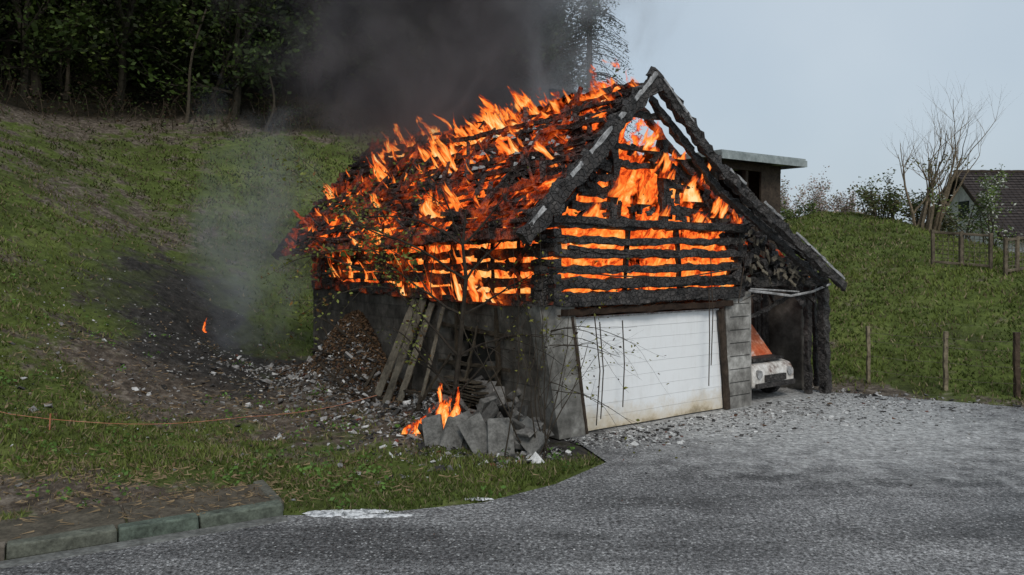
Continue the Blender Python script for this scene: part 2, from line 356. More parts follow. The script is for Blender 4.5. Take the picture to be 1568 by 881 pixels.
for k in range(4200):
    m=k%3
    if m==0: x=random.gauss(-5.0,1.9); y=random.gauss(10.8,.8)
    elif m==1: x=random.gauss(-6.5,2.5); y=random.gauss(15,2.5)
    else: x=U(-16,-2); y=U(10,26)
    if float(sdpoly(x,y,road))<.1: continue
    u_,v_=tolocal(x,y)
    if u_>-.3: continue
    z=float(height(x,y))+.03; z=max(z,.13) if (-(x-kx)*.509+(y-ky)*.861)<1.1 else z
    g=U(.4,1.1)
    if m==2: wd_.leaf((x,y,z+.03),U(.02,.05),(.24*g,.17*g,.10*g),0); continue
    a=U(0,3.14); l=U(.03,.09); dx,dy=math.cos(a)*l,math.sin(a)*l
    wd_.add([(x-dx,y-dy,z),(x-dx+.006,y-dy+.006,z),(x+dx,y+dy,z+U(0,.03)),(x+dx,y+dy-.008,z+.005)],[(0,1,2,3)],0,(.32*g,.23*g,.13*g))
wd_.build('weeds_and_straw',M['leaf'])
# ---------------------------------------------------------------- kerb + pavement
kb=MB(); k2=Vector((-2.78,9.96,0)); k1=Vector((-5.3,8.47,0)); dr=(k2-k1).normalized(); nr=Vector((-dr.y,dr.x,0)); rot=Matrix.Rotation(math.atan2(dr.y,dr.x),3,'Z')
L=14;x=0
while x<L:
    l=U(.85,1.15); l=min(l,L-x); c=k2-dr*(x+l/2)+nr*.11+Vector((0,0,.06))
    kb.box(c,(l-.012,.2,.17),rot,0,.014,(.7*U(.75,1.2),.7,.58)); x+=l
kb.box(k2-dr*.02+nr*.7+Vector((0,0,.06)),(.14,1.1,.16),rot,0,.012,(.6,.6,.5))
x=0
while x<L:
    kb.box(k2-dr*(x+.85)+nr*.68+Vector((0,0,.07)),(1.68,.9,.1),rot,0,.014,(.5*U(.8,1.1),.43,.33)); x+=1.7
kb.box(k2-dr*7-nr*.12+Vector((0,0,-.01)),(14,.24,.045),rot,0,.0,(.75,.77,.75))
ko=kb.build('kerb',M['slab'])
bv=ko.modifiers.new('b','BEVEL'); bv.width=.02; bv.segments=2
# ---------------------------------------------------------------- house
house=empty('burning_house',(OX,OY,0),A)
ZR=6.28
def zE(v): return 3.62-.36*max(0,v)/10.4
def rp(f,v,dz=0):
    sag=.14*math.sin(math.pi*min(1,max(0,v/10.4))); e=zE(v); return Vector((-.79+2.72*f,v,e+(ZR-e)*f-sag*f+dz))
w=MB()
w.prism([(.27,0),(.93,0),(.60,2.33),(-.18,2.33)],0,.32,0,(1.15,1.15,1.12))
w.prism([(4.80,0),(5.52,0),(5.50,2.4),(4.66,2.4)],0,.3,0,(1.6,1.6,1.58))
for i in range(1,9): w.box((5.13,-.002,i*.27),(.66-.006*i,.012,.012),None,0,0,(.25,.25,.25))
w.box((5.4,3.2,1.2),(.2,5.8,2.38),None,0,0,(.35,.33,.3))
w.box((8.12,3.3,1.2),(.16,5.6,2.38),None,0,0,(.5,.48,.45))
w.box((6.8,6.1,1.2),(2.5,.2,2.38),None,0,0,(.3,.28,.27))
w.box((2.8,9.8,1.2),(5.0,.2,2.38),None,0,0,(.5,.5,.5))
bl=.6
lean=lambda z,v:(.27-.193*z)*max(0,1-v/2.5)
for row in range(8):
    z0=row*.292; vs=.33
    while vs<9.9:
        l=bl if not(vs<.4 and row%2) else .3
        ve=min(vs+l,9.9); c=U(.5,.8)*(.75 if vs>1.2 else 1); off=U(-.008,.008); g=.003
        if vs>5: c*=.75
        if not(1.5<vs<2.6 and 2<=row<=5):
            vsx=[]
            for uo in (off,off+.22):
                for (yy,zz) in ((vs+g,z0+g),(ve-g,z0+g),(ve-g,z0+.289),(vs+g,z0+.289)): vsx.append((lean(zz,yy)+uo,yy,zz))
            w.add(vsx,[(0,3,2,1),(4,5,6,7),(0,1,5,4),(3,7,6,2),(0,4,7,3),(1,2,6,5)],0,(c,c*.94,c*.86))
        vs=ve
w.box((.32,5,1.15),(.12,9.3,2.28),None,0,0,(.15,.14,.13))
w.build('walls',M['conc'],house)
fl=MB(); fl.box((2.6,5,2.28),(5.0,9.5,.08)); fl.build('ceiling',M['char'],house)
gd=MB(); nsl=9
for i in range(nsl):
    a=i/nsl;b=(i+1)/nsl
    ul=lambda t:.95-.33*t; ur=lambda t:4.69-.18*t
    z0=.03+a*2.03+.002; z1=.03+b*2.03-.002
    o=.003*math.sin(i*2.1); vs=[]; nseg=12
    for vv in (.10+o,.14+o):
        for zz,t in ((z0,a),(z1,b)):
            for k in range(nseg+1):
                uu=ul(t)+(ur(t)-ul(t))*k/nseg; vs.append((uu,vv+.014*math.sin(k*.9+t*3),zz))
    m=nseg+1; fs=[]
    for k in range(nseg):
        fs.append((k,k+1,m+k+1,m+k)); fs.append((m+k,m+k+1,3*m+k+1,3*m+k)); fs.append((k,2*m+k,2*m+k+1,k+1))
    gd.add(vs,fs)
gd.build('garage_door',M['door'],house)
gb=MB(); gb.box((2.7,.17,1.04),(4.3,.03,2.05)); gb.build('door_backing',noisy('door_core',[(.3,(.3,.3,.3)),(.7,(.45,.45,.44))],2),house)
fr=MB()
fr.beam((.3,.0,2.18),(4.85,.0,2.17),.14,.12,.014,0,colr=(.6,.48,.4))
fr.beam((4.56,.02,2.08),(4.75,.02,.02),.10,.12,.008,0); fr.beam((.56,.02,2.1),(.9,.02,.02),.08,.06,.005,0)
fr.build('door_frame',M['wood'],house)
dt=MB(); dt.beam((.62,.05,2.065),(4.5,.05,2.065),.05,.035,.001); dt.build('door_top_rail',M['ash'],house)
lg=MB()
zs=[2.42,2.66,2.94,3.20,3.45,3.72]; hh=[.24,.19,.13,.15,.13,.16]
for z,h in zip(zs,hh):
    lg.beam((-.22,0,z+U(-.01,.01)),(4.95+U(0,.25),0,z+U(-.03,.03)),.17,h,.026,0,U(-.01,.05))
lg.beam((-.25,-.1,3.78),(5.3,-.1,3.70),.12,.13,.02,0)
lg.beam((.6,-.09,2.33),(4.0,-.09,2.37),.08,.07,.02,0,.03)
lg.beam((2.2,-.1,2.62),(4.9,-.1,2.72),.07,.06,.02,0,.03)
lg.beam((.4,-.08,3.3),(3.2,-.08,3.16),.05,.06,.02,0,.03); lg.beam((1.9,.09,2.5),(2.0,.09,3.7),.07,.07,.02); lg.beam((3.4,.09,2.5),(3.3,.09,3.7),.07,.08,.02)
for z,h in zip(zs,hh): lg.beam((.0,-.28,z+.09),(.0,.35,z+.09),.17,h*.95,.02)
lg.beam((1.50,0,3.75),(1.56,0,5.5),.13,.17,.03); lg.beam((2.86,0,3.75),(2.80,0,5.35),.14,.17,.03)
lg.beam((.05,.02,3.75),(.05,.02,4.3),.13,.13,.03); lg.beam((4.35,.0,3.75),(4.3,0,4.3),.13,.13,.03)
lg.beam((.5,.0,4.03),(1.5,0,4.06),.1,.13,.025);lg.beam((.75,0,4.27),(1.6,0,4.24),.1,.15,.03)
lg.beam((.95,0,4.52),(1.5,0,4.55),.1,.12,.03);lg.beam((1.15,0,4.82),(2.9,.05,4.86),.1,.1,.03)
lg.beam((2.85,0,4.02),(4.1,0,3.98),.1,.16,.03);lg.beam((2.9,0,4.5),(3.6,0,4.42),.1,.1,.03)
lg.beam((1.6,.02,5.15),(2.7,.02,5.15),.1,.1,.03)
lg.beam((.2,.05,3.8),(1.3,.05,4.9),.09,.1,.03); lg.beam((3.1,.05,4.9),(4.5,.05,3.85),.09,.1,.03)
for k in range(40):
    u0=U(.3,4.5); z0=U(3.8,4.1+ max(0,(2.0-abs(u0-1.93))*.72)); a=U(-.5,.5) if R()<.6 else U(1.2,1.8); l=U(.15,.5)
    lg.beam((u0,U(-.1,.12),z0),(u0+l*math.cos(a),U(-.1,.12),z0+l*math.sin(a)+.05),U(.03,.09),U(.05,.14),.028)
for k in range(95):
    u0=U(4.7,7.3); zt=4.5-(u0-4.3)*.62; z0=U(2.55,max(2.6,zt-.2)); a=U(-1.2,1.2); l=U(.15,.7)
    lg.beam((u0,U(-.2,.5),z0),(u0+l*math.cos(a),U(-.2,.5),z0+l*math.sin(a)),U(.04,.12),U(.05,.16),.03)
lg.beam((5.1,0,2.6),(8.2,0,2.55),.16,.2,.025); lg.beam((5.0,.1,3.1),(7.3,.1,3.0),.1,.12,.03)
lg.beam((5.2,.05,2.5),(5.15,.05,4.1),.14,.16,.03); lg.beam((6.3,.05,2.6),(6.3,.05,3.4),.1,.1,.03)
lg.beam((8.15,-.05,0),(8.02,-.05,2.6),.2,.22,.03); lg.beam((7.78,.15,0),(7.74,.15,2.5),.13,.14,.02); lg.beam((8.35,.3,0.1),(8.2,.3,2.9),.1,.12,.02)
lg.beam((5.6,.25,1.75),(7.9,.25,2.45),.06,.08,.02)
for k in range(4): lg.beam((7.45+k*.15,1.35,0),(7.45+k*.15+U(-.03,.03),1.35,2.4),.04,.12,.01)
lg.beam((-.98,-.62,3.42),(2.05,-.62,6.34),.16,.27,.045); lg.beam((-.7,-.42,3.75),(1.8,-.42,6.05),.10,.16,.04)
lg.beam((1.86,-.62,6.44),(3.85,-.62,4.70),.14,.20,.04); lg.beam((3.75,-.62,4.78),(7.95,-.62,2.42),.13,.2,.04)
lg.beam((2.1,-.40,6.0),(4.0,-.4,4.4),.1,.15,.03); lg.beam((3.7,-.38,4.62),(7.6,-.38,2.5),.12,.14,.03)
lg.beam((5.2,-.3,3.95),(8.15,-.3,2.62),.1,.14,.03)
lg.beam((-.9,10.35,3.1),(1.9,10.35,6.05),.12,.22,.05)
lg.beam((1.93,-.6,6.22),(1.93,3.2,6.18),.14,.16,.04); lg.beam((1.5,-.3,5.7),(2.4,-.3,5.7),.09,.1,.03)
lg.build('charred_logs',M['char'],house)
fm=MB()
A0=Vector((-.98,-.70,3.58));A1=Vector((2.05,-.70,6.50))
for a,b in ((.02,.12),(.3,.38),(.44,.60),(.66,.70),(.78,.96)):
    fm.beam(A0.lerp(A1,a),A0.lerp(A1,b),.03,.07,.014)
B0=Vector((3.75,-.69,4.93));B1=Vector((8.0,-.69,2.56))
for a,b in ((.05,.16),(.3,.44),(.55,.97)):
    fm.beam(B0.lerp(B1,a),B0.lerp(B1,b),.03,.05,.01)
fm.beam((2.1,-.7,6.3),(2.9,-.7,5.62),.03,.04,.01)
fm.tube([(5.3,-.1,2.42),(5.9,-.2,2.36),(6.6,-.2,2.28),(7.3,-.25,2.35),(8.1,-.2,2.5)],.028,6)
fm.tube([(5.35,-.1,2.46),(6.0,-.25,2.42),(6.9,-.2,2.36)],.018,6)
fm.build('roof_flashing',M['ash'],house)
gm=MB()
for k in range(34):
    u0=U(4.8,7.2); z0=U(2.6,max(2.7,4.2-(u0-4.3)*.6)); a=U(-1,1); l=U(.08,.35); gm.beam((u0,-.25,z0),(u0+l*math.cos(a),U(-.25,-.1),z0+l*math.sin(a)),.03,U(.03,.09),.015,colr=(U(.5,1.3),)*3)
gm.build('hanging_debris',M['plank'],house)
sb=MB()
for z,h in zip([2.42,2.72,3.0,3.27,3.5],[.22,.2,.17,.16,.12]):
    v0=-.1
    while v0<9.8:
        l=U(1.6,4); v1=min(9.9,v0+l)
        sb.beam((U(-.03,.03),v0,z-.25*(v0/9.9)*(z-2.2)/1.3+U(-.03,.03)),(U(-.03,.03),v1-.03,z-.25*(v1/9.9)*(z-2.2)/1.3+U(-.05,.05)),.14,h*U(.7,1.1),.025,0,U(0,.05)); v0=v1
for k in range(9): 
    vv=.8+k*1.1+U(-.2,.2); sb.beam((.1,vv,2.35),(.1,vv,3.6),.1,.1,.02)
for k in range(22):
    vv=U(.5,9.5); a=U(-.7,.7); sb.beam((-.12,vv,U(2.4,3.4)),(-.2+U(0,.08),vv+a,U(2.2,3.6)),.04,.06,.02)
sb.beam((-.15,.2,2.32),(-.1,5.5,2.30),.06,.1,.02)
sb.build('side_wall_logs',M['charred'],house)
rf=MB(); nv=120;nf=36; idx={}
for i in range(nv+1):
    for j in range(nf+1):
        v_=-.55+10.95*i/nv; f=j/nf; n0=noise.fractal(Vector((v_*.9,f*3,0)),.6,2,5)
        p=rp(f,v_,-.05+.12*n0+U(-.03,.03)); idx[i,j]=len(rf.v); rf.v.append(tuple(p)); rf.c.append((1,1,1,1))
for i in range(nv):
    for j in range(nf):
        v_=-.55+10.95*i/nv; f=j/nf
        hn=noise.fractal(Vector((v_*1.1+7,f*3.5,5)),.7,2,5)
        if hn>.22+ (.3 if v_<1 else 0): continue
        rf.f.append((idx[i,j],idx[i+1,j],idx[i+1,j+1],idx[i,j+1])); rf.m.append(0)
for j in range(15):
    f=.02+j*.068; v0=-.5
    while v0<10.3:
        l=U(.6,3.0); v1=min(10.4,v0+l)
        if R()<.85: rf.beam(rp(f,v0,.06+U(-.03,.03)),rp(f+U(-.012,.012),v1,.06+U(-.04,.06)),.08,.07,.02)
        v0=v1+U(0,.35)
for f in (.08,.22,.36,.5,.64,.78):
    v0=-.4+U(0,.8)
    while v0<9.8:
        v1=min(10.2,v0+U(1.2,3.4)); rf.beam(rp(f,v0,.2+U(-.04,.05)),rp(f+U(-.02,.02),v1,.18+U(-.08,.08)),.07,.09,.025,0,U(0,.06)); v0=v1+U(.1,1.2)
for k in range(15):
    v_=-.2+k*.74; rf.beam(rp(0,v_,-.12),rp(1,v_,-.12),.09,.12,.03)
for k in range(5):
    v_=1.5+k*1.9+U(-.3,.3); rf.beam(rp(.1,v_,.1),rp(.95,v_,.12),.08,.1,.03)
for k in range(120):
    v_=U(-.3,10.2); f=U(0.02,.95); a=U(0,3.14); l=U(.15,.8)
    p=rp(f,v_,.04); q=rp(min(1.0,max(0,f+math.sin(a)*l*.25)),v_+math.cos(a)*l,.05+U(0,.3)); rf.beam(p,q,U(.03,.12),U(.02,.06),.018)
for k in range(60):
    v_=U(3,10.3); f=U(-.02,.3); p=rp(f,v_,.0); rf.beam(p,p+Vector((U(-.5,.1),U(-.5,.5),U(-.4,.35))),U(.02,.05),U(.02,.05),.015)
rf.beam(rp(0,-.55,-.05),rp(0,10.4,-.05),.08,.16,.03)
def rr(t,v):
    if t<.42: k=t/.42; return Vector((1.93+1.88*k,v,ZR-.03-(ZR-.03-4.7)*k-.1*math.sin(v*.4)))
    k=(t-.42)/.58; return Vector((3.81+3.95*k,v,4.70-2.22*k))
base=len(rf.v); nv2=70;nt2=30
for i in range(nv2+1):
    for j in range(nt2+1):
        v_=-.3+10.6*i/nv2;t=j/nt2; p=rr(t,v_)+Vector((0,0,-.06+.05*noise.noise(Vector((v_*2,t*5,3))))); rf.v.append(tuple(p)); rf.c.append((1,1,1,1))
for i in range(nv2):
    for j in range(nt2):
        v_=-.3+10.6*i/nv2;t=j/nt2
        if t<.24 and v_<4.5: continue
        if v_<.6+.8*noise.noise(Vector((t*6,0,0))): continue
        if t>.42 and v_>6.4: continue
        if noise.fractal(Vector((v_*1.3,t*6,9)),.7,2,4)>.45: continue
        a=base+i*(nt2+1)+j; rf.f.append((a,a+nt2+1,a+nt2+2,a+1)); rf.m.append(0)
for k in range(10):
    v_=.1+k*1.0; rf.beam(rr(0,v_),rr(.41,v_),.09,.12,.03)
    if v_<6: rf.beam(rr(.43,v_),rr(1,v_),.09,.12,.03)
rf.build('burnt_roof',M['roofchar'],house)
ra=MB()
for k in range(80):
    v_=U(.2,4.6); f=U(.4,.95); s=U(.06,.2); p=rp(f,v_,.12)
    e=(rp(f+.1,v_)-rp(f,v_)).normalized()
    ra.add([p+Vector((0,U(-s,0),0)),p+Vector((0,s,0)),p+e*s*U(.2,.5)+Vector((0,s*U(.5,1.2),.04)),p+e*s*U(.2,.6)],[(0,1,2,3)])
ra.build('roof_ash_flakes',M['ash'],house)
def wob(s,t,k=.12): return noise.noise(Vector((s*1.3,t*1.5,k*40)))*.22
fr1=FS()
for row,f in enumerate([-.01,.13,.27,.41,.55,.69,.83,.96]):
    Hh=U(.6,.8)+ (.15 if f>.3 else 0)
    def P(s,t,f=f,Hh=Hh,row=row):
        p=rp(f+.01*math.sin(s*2+row),s-.4+.3*t,.0); return p+Vector((-.12*t+wob(s,t,row)*(.3+t),wob(s+9,t,row)*.3,Hh*t-.05))
    def am(s,t,f=f,row=row):
        v_=s-.4; a=.02+1.05*noise.noise(Vector((v_*.7,f*4,2)))
        if f>.7: a+=.05
        a-=.5*max(0,(v_-8.2))/2; 
        if f<.3: a-=.15 + (.2 if v_>6 else 0)
        if .4<f<.9 and .6<v_<2.6: a-=.25
        a-=.9*max(0,.5-s)
        return a
    fr1.sheet(P,10.6,Hh*1.1,am,.12,8)
for k in range(3):
    def P(s,t,k=k): return Vector((1.75-.2*k+wob(s,t,k)*.6,s*1.6-.3+k*.3,5.9+.95*t-.05*k))
    fr1.sheet(P,1.5,.9,lambda s,t:.3-.8*abs(s-.7),.1,8)
fr1.build('roof_flames',M['fire'],house)
fr2=FS()
fr2.sheet(lambda s,t:rp(.02+.94*t,s-.3,.08+wob(s,t*3,1)*.15),10.3,3.8,lambda s,t:-.12+.8*noise.noise(Vector((s*.5,t*3,7)))-.35*(s>8.5),.15,24)
fr2.sheet(lambda s,t:(.13+.04*math.sin(s*3),s,2.3+1.35*t),9.8,1.35,lambda s,t:.85*math.exp(-((s-2.3)/2.3)**2)+.0-.03*s+.35*(1-t),.15,10)
fr2.sheet(lambda s,t:(.5,s,2.3+1.6*t),9.8,1.6,lambda s,t:.5*math.exp(-((s-2.5)/2.5)**2)+.2,.2,8)
def ag(s,t):
    z=2.3+4.0*t; u=s
    lim=min((u+.79)*1.026+3.4,6.15-(u-1.93)*.88)
    a=.42
    if z<3.7: a=.5
    if z>5.1: a-=.2
    if z<3.7 and u>3.2:a-=.1
    return a if z<lim-.15 else a-2.5*(z-lim+.15)
fr2.sheet(lambda s,t:(s,.16+.05*math.sin(s*2),2.3+4.0*t),5.1,4.0,ag,.1,34)
fr2.sheet(lambda s,t:(s,.75,2.3+3.9*t),5.1,3.9,lambda s,t:ag(s,t)-.05,.12,30)
fr2.build('interior_fire',M['fire_in'],house)
fr3=FS()
fr3.sheet(lambda s,t:(-.2-.25*t+wob(s,t,3),1.0+s,2.3+1.35*t),3.8,1.25,lambda s,t:.38-.2*abs(s-1.7),.1,9)
fr3.sheet(lambda s,t:(-.12-.2*t+wob(s,t,5),4.2+s,2.6+.9*t),4.5,.9,lambda s,t:-.1,.1,8)
for k in range(12):
    u0=[.6,1.7,2.2,2.4,3.1,3.5,3.9,4.4,2.0,1.1,2.6,3.3][k]; z0=[3.8,4.1,4.6,3.9,4.2,4.5,3.9,3.8,5.1,4.2,5.0,3.8][k]
    fr3.sheet(lambda s,t,u0=u0,z0=z0,k=k:(u0+s+.1*t,-.14+wob(s,t,k)*.6,z0+.65*t),.8,.65,lambda s,t:.4-1.6*abs(s-.4),.07,8)
fr3.sheet(lambda s,t:(6.9+s,-.05+wob(s,t,6)*.5,2.65+.45*t),.8,.5,lambda s,t:.35-1.2*abs(s-.4),.06,8)
fr3.sheet(lambda s,t:(4.9+s,.2+wob(s,t,6)*.5,3.3+.7*t),1.2,.7,lambda s,t:.0-.6*abs(s-.6),.06,8)
fr3.build('flame_licks',M['fire'],house)
pk=MB()
for k,(v_,w_,dv) in enumerate(((4.1,.24,.15),(4.45,.24,.3),(3.78,.2,.05),(3.35,.1,-.3))):
    pk.beam((-.85+.03*k,v_+dv,.05),(-.08,v_-.15,2.3-.06*k),w_,.035,.006,0,colr=(1.1*U(.7,1.1),)*3,up=Vector((1,0,.3)))
for k in range(4):
    v_=U(1.2,3.3); pk.beam((-.9+U(-.2,.2),v_,.05),(-.1,v_+U(-.5,.5),U(1.0,2.0)),.04,.03,.012,0,colr=(.25,.23,.2))
for k in range(8): pk.beam((-.55,1.0+U(0,.3),.5+.055*k),(-.5,2.4+U(-.2,.3),.45+.055*k+U(0,.05)),.22,.03,.008,0,colr=(.4,.38,.35))
for z in (.55,1.1,1.7): pk.beam((-.06,1.0,z),(-.06,3.4,z+U(-.1,.1)),.05,.07,.01,0,colr=(.3,.27,.24))
for v_ in (1.35,2.7): pk.beam((-.05,v_,.1),(-.05,v_+.05,2.2),.07,.09,.012,0,colr=(.28,.25,.22))
for k in range(30):
    v_=U(.3,8); u_=-U(.1,1.1); z=float(height(*toworld(u_,v_))); a=U(0,3.14); l=U(.3,1.0); pk.beam((u_,v_,z+.05),(u_+l*math.cos(a)*.5,v_+l*math.sin(a),z+U(.05,.5)),U(.03,.08),U(.02,.04),.01,0,colr=(.22,.2,.18))
pk.build('leaning_planks',M['plank'],house)
cb=MB()
for (u0,z0,z1,du) in ((3.95,3.1,1.0,.03),(1.55,2.0,.45,.02),(1.0,2.0,.3,.06),(.88,2.1,.2,.1),(3.9,2.5,.6,-.02)):
    cb.tube([(u0,-.22,z0),(u0+du,-.25,(z0+z1)/2),(u0+du*.4,-.22,z1)],.011,5)
cb.tube([(-.2,-.3,2.95),(1.2,-.34,2.8),(3.0,-.3,2.74),(4.8,-.3,2.9)],.013,5)
cb.tube([(5.0,-.2,2.9),(4.7,-.3,2.2),(5.2,-.3,2.35)],.012,5)
cb.build('hanging_cables',M['wood'],house)
# ---------------------------------------------------------------- rubble & debris
rb=MB()
def rot3(a,b,c): return (Matrix.Rotation(a,3,'X')@Matrix.Rotation(b,3,'Y')@Matrix.Rotation(c,3,'Z'))
for k in range(85):
    x=U(-1.5,.55); y=U(13.05,14.9)-.25*x; z=float(height(x,y))+.05+max(0,.55-abs(x+.3)*.35)*R()*1.1
    s=U(.1,.4); g=U(.25,.9); rb.box((x,y,z),(s,s*U(.4,.9),U(.04,.12)),rot3(U(-1.2,1.2),U(-.9,.9),U(0,3)),0,.025,(g,g*.98,g*.95))
for (x,y,s,a,b,c) in ((-.18,12.95,.66,1.15,.25,.1),(-.55,13.1,.6,1.2,-.2,.5),(-.95,13.3,.5,1.3,.2,-.3),(.3,13.0,.55,1.0,-.5,.7),(.15,13.3,.6,.5,.4,.2),(-.3,13.6,.65,.3,.3,1),(-1.3,13.45,.5,1.1,-.3,.2),(-.75,13.5,.6,.9,.3,.6)):
    rb.box((x,y,.26),(s*.66,s,.10),rot3(a,b,c),0,.025,(.8,.8,.78))
ro_=rb.build('rubble_pile',M['slab']); bv=ro_.modifiers.new('b','BEVEL'); bv.width=.012
db=MB()
def chip(x,y,s,g,tilt=.5):
    z=max(float(height(x,y)),.004)+s*.12
    db.box((x,y,z),(s,s*U(.3,1),s*U(.08,.3)),rot3(U(-tilt,tilt),U(-tilt,tilt),U(0,3.14)),0,s*.18,g)
def gcol(w=.08):
    t=R()
    if t<.25: g=U(.02,.08); return (g,g*.95,g*.9)
    if t<.88-w: g=U(.16,.4); return (g,g*.98,g*.95)
    if t<.96: g=U(.5,.85); return (g,g,g*.98)
    return (U(.1,.2),U(.05,.08),.035)
for k in range(5200):
    u_=U(1.2,8.8) if k%5 else U(.3,2); d0=abs(random.gauss(0,.35+.18*u_)); x,y=toworld(u_,-.1-d0)
    chip(x,y,min(.11,.010+random.expovariate(1/.015)),gcol(.32),.3)
for k in range(4200):
    v_=U(-1,10); d0=abs(random.gauss(0,1.2)); x,y=toworld(-.2-d0,v_)
    if sdpoly(x,y,road)<-.3: continue
    chip(x,y,min(.22,.02+random.expovariate(1/.032)),gcol(),.8)
for k in range(2600):
    x=random.gauss(-6.3,2.7); y=random.gauss(17.8,3.4)
    u_,v_=tolocal(x,y)
    if u_>0 or sdpoly(x,y,road)<0: continue
    chip(x,y,min(.12,.015+random.expovariate(1/.02)),gcol(),.6)
for k in range(1500):
    x=U(-2,13); y=U(8.2,17)
    if sdpoly(x,y,road)>-.1: continue
    chip(x,y,.008+random.expovariate(1/.008),gcol())
for k in range(260):
    x=random.gauss(9.2,2.2);y=18.9-(x-7.35)*.6+U(-.7,.4)
    chip(x,y,.02+random.expovariate(1/.03),gcol())
db.build('fire_debris',M['rubble'])
lm=MB()
for k in range(5000):
    v_=random.gauss(7.0,1.4); u_=-abs(random.gauss(.3,.5)); x,y=toworld(u_,v_); z=float(height(x,y))
    g=U(.4,1.4); lm.leaf((x,y,z+U(0,.06)),U(.025,.06),(.13*g,.08*g,.045*g),0)
lm.build('leaf_pile',M['leaf'])
pd=MB(); n=64
for cx,cy,a0,b0 in ((-2.15,10.04,.36,.13),(-1.5,9.93,.34,.05),(-1.8,10.1,.3,.07),(-1.85,9.88,.2,.04),(-.45,10.6,.16,.06)):
    ring=[(cx+a0*math.cos(t)*(1+.6*noise.noise(Vector((math.cos(t)*4,math.sin(t)*4,cx)))),cy+b0*math.sin(t)*(1+1.1*noise.noise(Vector((math.cos(t)*5,math.sin(t)*5,cx+5)))),.006) for t in [2*math.pi*i/n for i in range(n)]]
    top=[(cx+(p[0]-cx)*.85,cy+(p[1]-cy)*.8,.012+.008*R()) for p in ring]
    pd.add(ring+top+[(cx,cy,.018)],[(i,(i+1)%n,n+(i+1)%n,n+i) for i in range(n)]+[(n+i,n+(i+1)%n,2*n) for i in range(n)])
pd.build('foam_puddle',noisy('foam',[(.38,(.16,.17,.18)),(.55,(.7,.71,.72))],9))
gf=empty('ground_fire')
def gfire(cx,cy,w,h,am=.45,n=3,z=None):
    g=FS()
    for k in range(n):
        a=k*3.14/n+.3; zz=float(height(cx,cy)) if z is None else z
        g.sheet(lambda s,t,a=a,zz=zz,k=k:(cx+(s-w/2)*math.cos(a)+.05*t+wob(s*3,t,k)*.3,cy+(s-w/2)*math.sin(a)*.6,zz-.02+h*t),w,h,lambda s,t:am-2.2*abs(s/w-.5)-.0,.04,10)
    g.build('flame',M['fire_s'],gf)
gfire(-1.15,13.8,.8,.8,.65,z=.25); gfire(-1.55,13.9,1.1,.4,.6,z=.15); gfire(-.95,13.7,.4,.8,.6,z=.3); gfire(-8.3,22.0,.35,.42,.5); gfire(-1.3,14.9,.5,1.1,.35,z=.3)
# ---------------------------------------------------------------- trees
def branch(mb,p,d,L,r,lvl,ends,wig=.25,up=.05,n=5,spread=.8,nch=(2,4),sides=5,colr=(1,1,1)):
    pts=[p.copy()];rad=[r];q=p.copy();d=d.normalized()
    for i in range(n):
        d=(d+Vector((U(-wig,wig),U(-wig,wig),U(-wig,wig)+up))).normalized(); q=q+d*L/n; pts.append(q.copy()); rad.append(r*(1-.6*(i+1)/n))
    mb.tube(pts,rad,sides if lvl>1 else 3,0,colr,False)
    if lvl<=1: ends+=pts[1:]
    if lvl>0:
        for c in range(random.randint(*nch)):
            i=random.randint(max(1,n//3),n); dd=(d+Vector((U(-1,1),U(-1,1),U(-.5,1)))*spread).normalized()
            branch(mb,pts[i],dd,L*U(.45,.75),rad[i]*.65,lvl-1,ends,wig,up,n,spread,nch,sides,colr)
    return pts
# scorched sapling: explicit trunk and main limbs, then random twigs
sa=MB(); ends=[]; dk_=(.45,.42,.4)
b0=Vector((-1.0,13.9,.15))
trunk_=[b0,b0+Vector((.02,0,.6)),b0+Vector((.10,0,1.3)),b0+Vector((.16,0,2.0)),b0+Vector((.22,0,2.6)),b0+Vector((.16,0,3.2)),b0+Vector((.22,0,3.8))]
sa.tube(trunk_,[.055,.05,.045,.04,.034,.026,.012],7,0,dk_,False)
limbs=[(2,(-.9,0,.75),1.7),(2,(.9,-.1,.8),1.6),(3,(-.8,0,.5),2.2),(3,(1,0,.55),1.3),(4,(-1,0,.45),2.3),(4,(.7,0,.9),1.3),(5,(-.9,0,.7),2.0),(5,(.6,0,.6),1.2),(5,(-.3,0,1),1.0),(1,(-.6,.1,1.0),1.6),(1,(.8,0,.9),1.3)]
for i,dv_,L_ in limbs:
    branch(sa,trunk_[i].copy(),Vector(dv_),L_,.024,2,ends,.17,-.02,7,.65,(2,4),5,dk_)
for (x0,z0,dz,L_) in ((-2.0,2.9,.2,1.8),(-2.2,3.2,.3,1.6),(-2.0,2.6,.1,1.7)): branch(sa,Vector((x0,13.9,z0)),Vector((-1,U(-.2,.2),dz)),L_,.014,1,ends,.18,-.04,7,.6,(3,5),5,dk_)
for e in ends:
    left=e.x<-1.5
    for k in range(3 if left else 1):
        if R()<(.6 if left else .1) and e.z<4.8:
            g=U(.7,1.8); c=(.13*g,.15*g,.035*g) if R()<.8 else (.12*g,.065*g,.02*g)
            sa.leaf(e+Vector((U(-.12,.12),U(-.12,.12),U(-.1,.1))),U(.022,.05),c)
sa.build('scorched_sapling',[M['bark'],M['leaf']])
sh=MB();ends=[]
b0=Vector((.35,12.75,0))
for k in range(11): branch(sh,b0+Vector((U(-.6,.3),U(-.1,.4),0)),Vector((U(-.5,.3),U(-.2,.2),1)),U(1.5,2.9),.013,2,ends,.2,0,7,.7,(1,3),colr=(.7,.65,.6))
for k in range(7): branch(sh,b0+Vector((U(.2,.3),0,U(1.0,2.2))),Vector((1,U(-.1,.2),U(-.2,.3))),U(.8,1.5),.009,1,ends,.25,-.05,6,.7,(2,3),colr=(.7,.65,.6))
